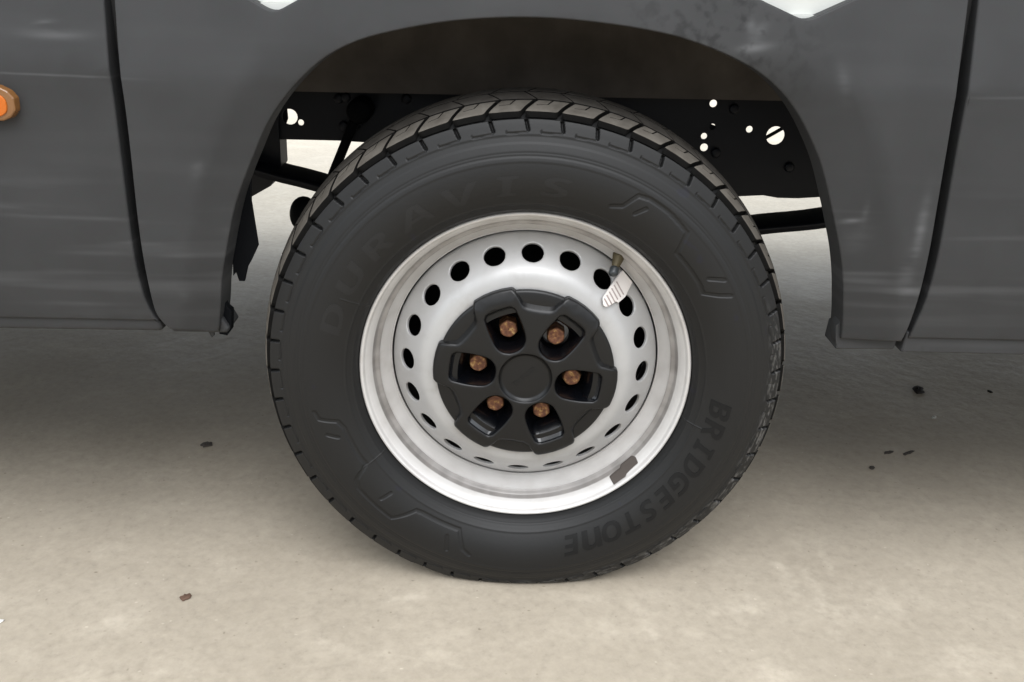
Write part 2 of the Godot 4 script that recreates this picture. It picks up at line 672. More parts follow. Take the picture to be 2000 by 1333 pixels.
func make_body() -> void:
	var a := pv([-396, 58, -388, 95, -382, 130, -373, 165, -364, 198, -354, 230, -341, 261, -326, 292, -311, 322, -291, 351, -263, 381, -234, 404, -199, 421, -159, 432, -113, 441, -73, 446, -27, 449, 19, 449, 64, 446, 110, 441, 157, 433, 198, 421, 231, 408, 261, 392, 287, 371, 308, 347, 327, 318, 343, 288, 360, 245, 371, 214, 382, 182, 391, 148, 398, 113, 403, 84, 405, 66])
	arch = spline(a, 3)
	var right := spline(pv([480, 67, 484, 88, 487, 131, 487, 186, 485, 250, 483, 311, 481, 369, 481, 424, 481, 478, 480, 530]), 4)
	var vs := fillet(pv([480, 530, 468, 530, 302, 452, 110, 530, -139, 530, -293, 448, -445, 530, -470, 530]), 0.012, 5)
	# the points at both ends of that list must stay sharp
	var left := spline(pv([-470, 530, -470, 458, -470, 404, -469, 348, -470, 290, -472, 229, -473, 164, -472, 116, -470, 88, -463, 72, -456, 64]), 4)
	var poly := PackedVector2Array()
	poly.append_array(arch)
	for q in right:
		poly.append(q)
	for k in range(6, vs.size() - 6):
		poly.append(vs[k])
	for q in left:
		poly.append(q)
	poly.reverse()
	poly = finer(poly, 0.012)
	var ap := plate(poly, [], arch_map, 0.045, 0.0022, 0.012)
	# the flare's shading is put into the colour: darker round the opening's sides
	for k in ap.v.size():
		var q := Vector2(ap.v[k].x, ap.v[k].y)
		var w := flare_width(q)
		ap.c[k] = grey(lerpf(lerpf(0.84, 1.12, ss(0.38, 0.45, q.y)), 1.12, ss(w - 0.010, w + 0.012, arch_distance(q))))
	put("wheel_arch_panel", ap, M.paint, truck)

	# doors either side
	var ld := spline(pv([-482, 560, -482, 457, -482, 403, -482, 348, -483, 289, -484, 227, -485, 163, -483, 115, -477, 86, -470, 73]), 4)
	ld.append(Vector2(-1.2, 0.072))
	ld.append(Vector2(-1.2, 0.56))
	put("door_panel", plate(finer(ld, 0.010), [], door_map, 0.03, 0.003, 0.02), M.paint, truck)
	var rd := spline(pv([490, 70, 494, 94, 499, 130, 500, 185, 498, 249, 496, 310, 495, 369, 494, 424, 493, 478, 492, 560]), 4)
	rd.append(Vector2(1.2, 0.56))
	rd.append(Vector2(1.2, 0.069))
	put("door_panel", plate(finer(rd, 0.010), [], door_map_right, 0.03, 0.003, 0.02), M.paint, truck)

	var sp := Shape.new()
	sp.box(Vector3(-3.6, 0.06, 0.0), Vector3(-1.204, 0.56, 0.034))
	put("side_panel", sp, M.paint, truck)
	sp = Shape.new()
	sp.box(Vector3(1.204, 0.06, 0.0), Vector3(3.6, 0.56, 0.034))
	put("side_panel", sp, M.paint, truck)

	# rubber seals behind the two gaps
	var s := Shape.new()
	s.box(Vector3(-0.505, 0.075, -0.014), Vector3(-0.452, 0.56, 0.004))
	put("door_seal", s, M.seal, truck)
	s = Shape.new()
	s.box(Vector3(0.465, 0.075, -0.014), Vector3(0.52, 0.56, 0.004))
	put("door_seal", s, M.seal, truck)

	# sill strips along the bottom edges
	put("sill_strip", plate(finer(fillet(pv([-1200, 52, -472, 57, -468, 60, -469, 70, -484, 88, -1200, 88]), 0.004), 0.012), [], strip_map, 0.03, 0.005, 0.01), M.paint, truck)
	put("sill_strip", plate(finer(fillet(pv([-458, 54, -388, 54, -384, 60, -392, 76, -456, 76, -462, 62]), 0.003), 0.02), [], strip_map, 0.045, 0.004, 0.0), M.paint, truck)
	put("sill_strip", plate(finer(fillet(pv([402, 49, 478, 50, 480, 56, 480, 76, 404, 76]), 0.003), 0.02), [], strip_map, 0.045, 0.003, 0.0), M.paint, truck)
	put("sill_strip", plate(finer(fillet(pv([485, 49, 1200, 47, 1200, 78, 488, 78]), 0.003), 0.012), [], strip_map, 0.03, 0.003, 0.01), M.paint, truck)

	# arch lip brackets left torn below
	var fl := plate(pv([-372, 262, -345, 262, -348, 223, -344, 166, -355, 145, -360, 137, -366, 117, -373, 117, -376, 129, -380, 124, -377, 180]), [], flat_at(-0.012), 0.004, 0.001, 0.0)
	put("mud_flap", fl, M.black, truck)
	put("arch_bracket", plate(pv([-394, 112, -387, 89, -381, 83, -384, 56, -390, 48, -400, 50, -398, 90]), [], flat_at(0.006), 0.012, 0.001, 0.0), M.black, truck)
	put("arch_bracket", plate(pv([405, 107, 402, 86, 398, 82, 401, 61, 404, 50, 414, 50, 410, 107]), [], flat_at(0.012), 0.02, 0.001, 0.0), M.paint, truck)

	put("drain_tab", plate(pv([-427, 60, -412, 60, -410, 44, -414, 40, -419, 52]), [], flat_at(-0.005), 0.002, 0.0004, 0.0), M.paint, truck)

	# white upper body, roof and far side: they close the truck and shade the floor
	s = Shape.new()
	s.box(Vector3(-0.445, 0.458, -0.006), Vector3(0.45, 0.5598, 0.004))
	s.box(Vector3(-0.35, 0.4400, 0.001), Vector3(-0.23, 0.4578, 0.0125))
	s.box(Vector3(0.235, 0.4440, 0.001), Vector3(0.36, 0.4578, 0.0125))
	s.box(Vector3(-3.6, 0.5602, -0.02), Vector3(3.6, 1.95, 0.021))
	put("upper_side_panel", s, M.white, truck)
	s = Shape.new()
	s.box(Vector3(-3.6, 1.951, -1.85), Vector3(3.6, 1.99, 0.02))
	put("roof", s, M.white, truck)
	s = Shape.new()
	s.box(Vector3(-3.6, 0.11, -1.87), Vector3(3.6, 1.95, -1.851))
	put("far_side_panel", s, M.white, truck)
	s = Shape.new()
	s.box(Vector3(-3.6, 0.335, -1.85), Vector3(3.6, 0.37, -0.372))
	s.box(Vector3(-3.6, 0.345, -0.371), Vector3(-0.75, 0.37, -0.02))
	s.box(Vector3(0.75, 0.345, -0.371), Vector3(3.6, 0.37, -0.02))
	put("load_floor", s, M.chassis, truck)

	# wheel arch liner: back wall and domed top
	s = Shape.new()
	var back := []
	var front := []
	for k in 41:
		var t := float(k) / 40.0
		var x := lerpf(-0.75, 0.75, t)
		var y := 0.60 - 0.05 * pow(absf(x) / 0.75, 2.0)
		back.append(Vector3(x, y, -0.36))
		front.append(Vector3(x, y - 0.08, -0.004))
	for k in 40:
		var q := s.v.size()
		s.p(Vector3(back[k].x, 0.311 + 0.003 * back[k].x, -0.36), Color.WHITE, Vector2(back[k].x, 0.0))
		s.p(Vector3(back[k + 1].x, 0.311 + 0.003 * back[k + 1].x, -0.36), Color.WHITE, Vector2(back[k + 1].x, 0.0))
		s.p(back[k + 1], Color.WHITE, Vector2(back[k + 1].x, 0.3))
		s.p(back[k], Color.WHITE, Vector2(back[k].x, 0.3))
		s.p(front[k + 1], Color.WHITE, Vector2(back[k + 1].x, 0.6))
		s.p(front[k], Color.WHITE, Vector2(back[k].x, 0.6))
		s.quad(q, q + 1, q + 2, q + 3)
		s.quad(q + 3, q + 2, q + 4, q + 5)
	put("wheel_arch_liner", s, M.liner, truck)

	# amber side marker
	var oct := pv([-722, 325, -606, 325, -596, 329, -589, 337, -588, 351, -594, 359, -606, 365, -722, 365, -735, 360, -741, 352, -741, 338, -735, 329])
	var shift := Vector3(-0.0025, 0.0, 0.0)
	var ml := put("side_marker", plate(fillet(oct, 0.002), [], flat_at(0.046), 0.013, 0.0025, 0.02), M.amber_rim, truck)
	ml.position = HUB + shift
	put("amber_lens", plate(fillet(pv([-720, 330, -607, 330, -599, 335, -597, 340, -597, 349, -602, 355, -720, 355, -731, 350, -731, 336]), 0.004), [], flat_at(0.048), 0.004, 0.0010, 0.02), M.amber, ml)
	s = Shape.new()
	for k in 6:
		var x := -0.715 + 0.0215 * k
		tube(s, [Vector3(x, 0.334, 0.0478), Vector3(x, 0.352, 0.0478)], [0.0011, 0.0011], 8)
	put("lens_rib", s, M.amber, ml).set_meta("kind", "stuff")


func door_map(p: Vector2, d: float) -> Vector3:      # left door: the crease is a small step
	var z := side_z(p) - 0.002
	z += 0.003 * ss(0.3745, 0.3785, p.y)
	return Vector3(p.x, p.y, z - d)


func door_map_right(p: Vector2, d: float) -> Vector3:
	var z := side_z(p) - 0.002 + 0.002 * ss(0.37, 0.382, p.y)
	return Vector3(p.x, p.y, z - d)


func strip_map(p: Vector2, d: float) -> Vector3:
	return Vector3(p.x, p.y, (0.0130 if absf(p.x) < 0.483 and not p.x < -0.4635 else 0.0185) - d)


# ---------------------------------------------------------------- chassis seen through the arch
func circle(c: Vector2, r: float, n := 14) -> PackedVector2Array:
	var q := PackedVector2Array()
	for k in n:
		q.append(c + Vector2(cos(TAU * k / n), sin(TAU * k / n)) * r)
	return q


func make_chassis() -> void:
	var z := -0.45
	var poly := finer(pv([-900, 217, -414, 218, -317, 218, -270, 216, -180, 190, -60, 150, 100, 138, 243, 146, 332, 137, 368, 137, 412, 140, 438, 136, 474, 136, 522, 140, 900, 146, 900, 334, -900, 334]), 0.03)
	var holes := []
	for h in [[-396, 256, 13], [-378, 247, 5], [310, 293, 6.2], [312.5, 255, 5], [300, 239, 5.2], [302, 220, 6.6], [375, 252, 5.6], [420, 242.5, 15.5]]:
		holes.append(circle(Vector2(h[0], h[1]) * 0.001, h[2] * 0.001, 18))
	put("frame_rail", plate(poly, holes, flat_at(z), 0.006, 0.001, 0.03), M.chassis, truck)
	# bolts and rivets on the rail
	for q in [[-312, 288], [-306, 243], [-285, 246], [-200, 290], [345, 285], [322, 212], [450, 190], [-300, 290]]:
		var b := Shape.new()
		var c := Vector3(q[0] * 0.001, q[1] * 0.001, z)
		tube(b, [c, c + Vector3(0, 0, 0.004), c + Vector3(0, 0, 0.006)], [0.0085, 0.0085, 0.006], 10)
		put("rail_bolt", b, M.chassis, truck)
	# a pipe behind the large hole, a bracket edge behind the half-hidden ones
	var s := Shape.new()
	tube(s, [Vector3(0.36, 0.20, -0.475), Vector3(0.40, 0.2275, -0.475), Vector3(0.432, 0.2475, -0.475), Vector3(0.50, 0.29, -0.475)], [0.0032, 0.0032, 0.0032, 0.0032], 8)
	put("brake_pipe", s, M.chassis, truck)
	put("rail_bracket", plate(pv([306, 246, 326, 246, 326, 252, 314, 256, 306, 258.5]), [], flat_at(-0.468), 0.004, 0.0005, 0.0), M.chassis, truck)
	put("rail_bracket", plate(pv([-440, 235, -408, 240, -404, 250, -405, 275, -440, 275]), [], flat_at(-0.47), 0.004, 0.0005, 0.0), M.chassis, truck)
	# spring hanger
	put("spring_hanger", plate(pv([-560, 310, -412, 310, -415, 174, -436, 139, -480, 114, -540, 108]), [], flat_at(-0.443), 0.05, 0.002, 0.0), M.chassis, truck)
	# leaf spring
	var path := spline(pv([-620, 215, -520, 185, -425, 157, -355, 140, -180, 90, 0, 62, 200, 60, 330, 70, 420, 83, 530, 98, 700, 140, 900, 190]), 4)
	for k in 2:
		s = Shape.new()
		var lo := []
		var cut := path if k == 0 else path.slice(14, 28)
		var rings := []
		for j in cut.size():
			var t := (cut[mini(j + 1, cut.size() - 1)] - cut[maxi(j - 1, 0)]).normalized()
			var nn := Vector2(-t.y, t.x)
			var top := cut[j] + nn * (0.017 if k == 0 else -0.0002)
			var bot := cut[j] + nn * (0.0002 if k == 0 else -0.017)
			rings.append(PackedVector3Array([Vector3(top.x, top.y, -0.41), Vector3(bot.x, bot.y, -0.41), Vector3(bot.x, bot.y, -0.48), Vector3(top.x, top.y, -0.48)]))
		s.loft(rings)
		put("leaf_spring", s, M.chassis, truck)
	# shock absorber with its rubber bush, bump stop
	s = Shape.new()
	tube(s, [Vector3(-0.275, 0.272, -0.41), Vector3(-0.318, 0.175, -0.40), Vector3(-0.35, 0.09, -0.39), Vector3(-0.352, 0.085, -0.39)], [0.008, 0.008, 0.010, 0.010], 12)
	put("shock_absorber", s, M.black, truck)
	s = Shape.new()
	tube(s, [Vector3(-0.272, 0.275, -0.443), Vector3(-0.272, 0.275, -0.40), Vector3(-0.272, 0.275, -0.395)], [0.020, 0.020, 0.015], 18)
	put("shock_bush", s, M.black, truck)
	s = Shape.new()
	var bp := []
	var br := []
	for k in 13:
		var t := PI * (0.04 + 0.92 * k / 12.0)
		bp.append(Vector3(-0.337, 0.143 + 0.028 * cos(t), -0.25))
		br.append(0.022 * sin(t))
	tube(s, bp, br, 20)
	put("bump_stop", s, M.black, truck)
	# axle
	s = Shape.new()
	tube(s, [Vector3(0, 0, -0.16), Vector3(0, 0, -1.75)], [0.055, 0.055], 20)
	put("axle", s, M.chassis, truck)
	# far frame rail
	s = Shape.new()
	s.box(Vector3(-2.0, 0.25, -1.256), Vector3(2.0, 0.334, -1.25))
	put("frame_rail", s, M.chassis, truck)


# ---------------------------------------------------------------- tyre
func crown(z: float) -> float:
	return 0.3572 - 1.75 * pow(z + 0.0875, 2.0)


func squash(p: Vector3, lift := 0.0) -> Vector3:      # the tyre stands on the floor
	if p.y > -0.15:
		return p
	var q := p
	var press := ss(-0.20, -0.33, p.y) * exp(-pow(p.x / 0.12, 2.0))
	q.z += 0.007 * press * clampf((p.z + 0.09) / 0.06, -1.0, 1.0)
	var soft := 0.0035
	var over := (q.y - GY) / soft
	if over < 8.0:
		q.y = GY + soft * log(1.0 + exp(over)) + lift
	return q


func side_profile() -> PackedVector2Array:      # (radius, z) outer sidewall
	return spline(PackedVector2Array([Vector2(0.214, -0.012), Vector2(0.2195, -0.004), Vector2(0.2235, 0.008), Vector2(0.229, 0.0155), Vector2(0.240, 0.0235), Vector2(0.255, 0.030), Vector2(0.270, 0.0325), Vector2(0.285, 0.0315), Vector2(0.298, 0.0275), Vector2(0.310, 0.0225), Vector2(0.320, 0.0180), Vector2(0.330, 0.0138), Vector2(0.3350, 0.0114)]), 12)


var side := PackedVector2Array()


func side_at(r: float) -> float:
	var k := 24
	while k < side.size() - 2 and side[k + 1].x < r:
		k += 1
	var t := clampf((r - side[k].x) / maxf(side[k + 1].x - side[k].x, 1e-6), 0.0, 1.0)
	return lerpf(side[k].y, side[k + 1].y, t)


func zigzags() -> Array:        # moulded grooves: (degrees, radius mm) chains
	return [
		[22.1, 256, 24.9, 262, 27.1, 282, 30.0, 285, 35.7, 285, 41.2, 282, 42.7, 281, 45.1, 255, 56.6, 255, 59.6, 253, 62.0, 270, 63.4, 283],
		[-99.9, 281, -102.1, 278, -104.1, 255, -107.1, 250, -118.6, 249, -121.0, 248, -123.5, 271, -126.0, 277, -139.3, 277, -140.6, 269, -143.8, 248, -146.6, 246, -159.5, 246, -162.5, 271, -164.8, 277],
		[28.8, 261, 30.5, 273], [56.4, 268, 58.8, 284], [-132.9, 264, -133.7, 250], [-156.5, 260, -158.2, 280], [-107.3, 274, -109, 262]]


func make_tyre() -> void:
	var prof := side_profile()
	side = prof
	# even rows along the profile
	var rows := PackedVector2Array()
	var ln := 0.0
	var cum := PackedFloat32Array([0.0])
	for k in range(1, prof.size()):
		ln += prof[k].distance_to(prof[k - 1])
		cum.append(ln)
	var nr := 132
	var at := 0
	for j in nr:
		var want := ln * j / (nr - 1)
		while at < prof.size() - 2 and cum[at + 1] < want:
			at += 1
		rows.append(prof[at].lerp(prof[at + 1], (want - cum[at]) / maxf(cum[at + 1] - cum[at], 1e-9)))
	var nth := PITCHES * 46
	# groove segments laid flat: (angle in degrees * 4.6 mm, radius mm)
	var segs := []
	for z in zigzags():
		for k in range(0, z.size() - 2, 2):
			segs.append([Vector2(z[k] * 4.6, z[k + 1]), Vector2(z[k + 2] * 4.6, z[k + 3])])
	var near := []
	for k in nth:
		var deg := 360.0 * k / nth
		if deg > 180.0:
			deg -= 360.0
		var l := []
		for sg in segs:
			if deg * 4.6 > minf(sg[0].x, sg[1].x) - 5.0 and deg * 4.6 < maxf(sg[0].x, sg[1].x) + 5.0:
				l.append(sg)
		near.append(l)
	var s := Shape.new()
	var base := Color(0.0088, 0.0092, 0.0099)
	var last := -1
	for j in nr:
		var r0 := rows[j].x
		var e := (rows[mini(j + 1, nr - 1)] - rows[maxi(j - 1, 0)]).normalized()
		var nn := Vector2(-e.y, e.x)          # away from the carcass
		if nn.y < 0 and r0 < 0.30:
			nn = -nn
		var ribs := 0.0
		ribs += 0.0007 * (ss(0.2955, 0.2975, r0) - ss(0.3085, 0.3105, r0))
		ribs -= 0.0006 * exp(-pow((r0 - 0.2985) / 0.0009, 2.0))
		ribs += 0.0006 * (ss(0.287, 0.289, r0) - ss(0.293, 0.295, r0))
		ribs += 0.0009 * ss(0.317, 0.3185, r0)
		ribs += 0.0008 * exp(-pow((r0 - 0.236) / 0.0012, 2.0)) + 0.0006 * exp(-pow((r0 - 0.2275) / 0.0010, 2.0))
		var start := s.v.size()
		for k in nth:
			var deg := 360.0 * k / nth
			var th := deg_to_rad(deg)
			var h := ribs
			var col := base
			if r0 > 0.3155:
				var f := fposmod(deg + 1.4 - (0.336 - r0) * 40.0, 360.0 / PITCHES) / (360.0 / PITCHES)   # 0 at a notch
				var off := (f if f < 0.5 else f - 1.0) * 0.0428
				h -= 0.0055 * (1.0 - ss(0.0011, 0.0022, absf(off))) * ss(0.3215, 0.3245, r0)
				if f > 0.36 and f < 0.97:
					h -= 0.0016 * (1.0 - ss(0.0004, 0.0010, absf(r0 - 0.3205 - 0.0004 * sin(f * 9.0))))
				if r0 > 0.3205 and r0 < 0.3235:
					h -= 0.0013 * (1.0 - ss(0.0004, 0.0010, absf(f - 0.36) * 0.0428))
			elif r0 > 0.243 and r0 < 0.288 and near[k].size() > 0:
				var dd := deg if deg <= 180.0 else deg - 360.0
				var q := Vector2(dd * 4.6, r0 * 1000.0)
				var best := 9.0
				for sg in near[k]:
					best = minf(best, Geometry2D.get_closest_point_to_segment(q, sg[0], sg[1]).distance_to(q))
				h -= 0.0013 * (1.0 - ss(2.0, 3.0, best))
			if (absf(deg - 105.2) < 0.12 or absf(deg - 238.5) < 0.12 or absf(deg - 295.4) < 0.10) and r0 < 0.262:
				h += 0.0005
			# kerbed, scraped shoulder on the lower right, dust elsewhere
			var wear := ss(62.0, 95.0, deg) * (1.0 - ss(176.0, 190.0, deg))
			if wear > 0.0 and r0 > 0.308:
				var nz := noise.get_noise_3d(th * 14.0, r0 * 260.0, 1.0)
				var n2 := noise.get_noise_3d(th * 40.0, r0 * 500.0, 7.0)
				var w := wear * clampf((nz + 0.35 * n2 - 0.05) * 3.0, 0.0, 1.0) * ss(0.313, 0.328, r0)
				col = base.lerp(Color(0.085, 0.082, 0.076), w)
				h -= 0.0010 * w * (0.5 + n2) * ss(0.318, 0.328, r0)
			else:
				var dust := clampf(noise.get_noise_3d(sin(th) * 5.0, cos(th) * 5.0, r0 * 22.0) * 0.5 + 0.4, 0.0, 1.0)
				col = base.lerp(Color(0.0118, 0.0121, 0.0126), dust)
			var rr := r0 + nn.x * h
			s.p(squash(Vector3(rr * sin(th), rr * cos(th), rows[j].y + nn.y * h), 0.0012), col)
		if last >= 0:
			s.join(last, start, nth)
		last = start
	put("tyre", s, M.rubber, wheel)

	# groove floor under the tread and the far sidewall
	var pr := PackedVector2Array([Vector2(0.3354, 0.0110), Vector2(0.3356, 0.0096), Vector2(0.3320, 0.0072), Vector2(0.3310, 0.003), Vector2(0.3325, -0.001)])
	for k in 15:
		var z := -0.006 - k * 0.0117
		pr.append(Vector2(crown(z) - 0.0085, z))
	pr.append_array(PackedVector2Array([Vector2(0.331, -0.180), Vector2(0.318, -0.192), Vector2(0.300, -0.203), Vector2(0.27, -0.207), Vector2(0.24, -0.198), Vector2(0.22, -0.178), Vector2(0.21, -0.16)]))
	var c := lathe(pr, 240, Color(0.012, 0.012, 0.012))
	for k in c.v.size():
		c.v[k] = squash(c.v[k], 0.0015)
	put("tread_base", c, M.rubber, wheel)


func tread_map(p: Vector2, d: float) -> Vector3:      # p.x: radians, p.y: z
	var r := crown(p.y) - d - 0.0012 * ss(-0.006, 0.003, p.y)
	var th := p.x / 0.35
	return squash(Vector3(r * sin(th), r * cos(th), p.y))


func make_tread() -> void:
	var pitch := TAU / PITCHES * 0.35
	var shape := func(x: float, z: float, w: float, l: float, slant: float) -> PackedVector2Array:
		return PackedVector2Array([Vector2(x - w, z), Vector2(x + w, z), Vector2(x + w + slant, z - l), Vector2(x - w + slant, z - l)])
	for k in PITCHES:
		var x0 := (k + 0.5) * pitch - deg_to_rad(1.4) * 0.35
		var wob := rng.randf_range(-0.0012, 0.0012)
		var tint := Color(1, 1, 1).lerp(Color(0.8, 0.8, 0.8), rng.randf())
		var deg := fposmod(rad_to_deg(x0 / 0.35), 360.0)
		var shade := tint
		var shade_tint := tint * Color(0.55, 0.55, 0.56)  # rows behind tinted darker to stand for the shadow of the arch
		# shoulder row with its short sipe
		var h := pitch * 0.5 - 0.0034
		var a := PackedVector2Array([Vector2(x0 - h - 0.004, -0.0010), Vector2(x0 - h + 0.003, -0.0004), Vector2(x0 + h - 0.006, -0.0004), Vector2(x0 + h - 0.003, -0.0014), Vector2(x0 + h + 0.012, -0.031), Vector2(x0 + 0.0118 + wob, -0.031), Vector2(x0 + 0.005 + wob, -0.0175), Vector2(x0 - 0.009 + wob, -0.0155), Vector2(x0 - 0.009 + wob, -0.0170), Vector2(x0 + 0.0038 + wob, -0.0188), Vector2(x0 + 0.0098 + wob, -0.031), Vector2(x0 - h + 0.012, -0.031), Vector2(x0 - h + 0.002, -0.012)])
		put("tread_block", plate(finer(a, 0.012), [], tread_map, 0.0075, 0.0005, 0.011, shade, 0.03), M.tread, wheel)  # walls free of dust, coloured darker still for the shade in the groove
		# ribs behind, their walls also coloured dark for groove shade
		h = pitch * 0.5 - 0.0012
		put("tread_block", plate(finer(shape.call(x0 + 0.014, -0.0362, h, 0.032, -0.015), 0.012), [], tread_map, 0.0075, 0.0005, 0.0, shade_tint, 0.10), M.tread, wheel)
		put("tread_block", plate(finer(shape.call(x0 + 0.004, -0.0735, h, 0.027, 0.010), 0.014), [], tread_map, 0.0075, 0.0005, 0.0, shade_tint, 0.10), M.tread, wheel)
		put("tread_block", plate(finer(shape.call(x0 - 0.006, -0.1060, h, 0.029, -0.012), 0.014), [], tread_map, 0.0075, 0.0005, 0.0, shade_tint, 0.10), M.tread, wheel)
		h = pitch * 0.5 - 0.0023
		put("tread_block", plate(finer(shape.call(x0, -0.1405, h, 0.0355, 0.010), 0.014), [], tread_map, 0.0075, 0.0006, 0.0, shade_tint, 0.10), M.tread, wheel)


# letters bent round the sidewall
func bend_text(s: Shape, text: String, deg0: float, deg1: float, r0: float, r1: float, squeeze: float, slant: float, raise: float) -> void:
	var font := SystemFont.new()
	font.font_names = PackedStringArray(["Droid Sans"])
	font.font_weight = 700
	var step := (deg1 - deg0) / text.length()
	for k in text.length():
		var tm := TextMesh.new()
		tm.font = font
		tm.text = text[k]
		tm.font_size = 48
		tm.pixel_size = 0.01
		tm.depth = 0.02
		tm.curve_step = 2.0
		var arr := tm.get_mesh_arrays()
		if arr.is_empty() or arr[Mesh.ARRAY_VERTEX] == null:
			continue
		var vs: PackedVector3Array = arr[Mesh.ARRAY_VERTEX]
		var ix: PackedInt32Array = arr[Mesh.ARRAY_INDEX]
		var lo := Vector3(9, 9, 9)
		var hi := -lo
		for q in vs:
			lo = lo.min(q)
			hi = hi.max(q)
		var size := (hi - lo).max(Vector3(0.001, 0.001, 0.001))
		var mid := deg0 + step * (k + 0.5)
		var wide := step * squeeze * (clampf(size.x / size.y, 0.3, 1.1) / 0.85)
		var tris := PackedVector3Array()
		for q in range(0, ix.size(), 3):
			tris.append_array([vs[ix[q]], vs[ix[q + 2]], vs[ix[q + 1]]])
		for pass_no in 3:
			var more := PackedVector3Array()
			for q in range(0, tris.size(), 3):
				var a := tris[q]
				var b := tris[q + 1]
				var e := tris[q + 2]
				var ab := (a + b) * 0.5
				var be := (b + e) * 0.5
				var ea := (e + a) * 0.5
				more.append_array([a, ab, ea, ab, b, be, ea, be, e, ab, be, ea])
			tris = more
		for q in tris:
			var fx := (q.x - (lo.x + hi.x) * 0.5) / size.x
			var fy := (q.y - lo.y) / size.y
			var fz := (q.z - lo.z) / size.z
			var r := lerpf(r0, r1, fy)
			var d := mid + fx * wide + (fy - 0.5) * slant
			var th := deg_to_rad(d)
			s.p(squash(Vector3(r * sin(th), r * cos(th), side_at(r) + lerpf(-0.002, raise, fz)), 0.001))
		for q in range(s.v.size() - tris.size(), s.v.size(), 3):
			s.tri(q, q + 1, q + 2)


func make_lettering() -> void:
	var s := Shape.new()
	bend_text(s, "BRIDGESTOnE", 94.5, 167.4, 0.2455, 0.2730, 0.95, 1.4, 0.0007)
	put("raised_lettering", s, M.letter, wheel)
	s = Shape.new()
	bend_text(s, "DURAVIS", -77.5, 13.0, 0.2475, 0.2725, 0.78, 1.0, 0.0003)
	put("raised_lettering", s, M.letter_faint, wheel)


# ---------------------------------------------------------------- steel rim
func disc_profile() -> PackedVector2Array:
	return spline(PackedVector2Array([Vector2(0.1800, -0.062), Vector2(0.1812, -0.054), Vector2(0.1800, -0.0485), Vector2(0.1765, -0.0445), Vector2(0.170, -0.0375), Vector2(0.160, -0.0262), Vector2(0.150, -0.0155), Vector2(0.1425, -0.0085), Vector2(0.1355, -0.0045), Vector2(0.127, -0.0025), Vector2(0.118, -0.0020), Vector2(0.104, -0.0045)]), 5)


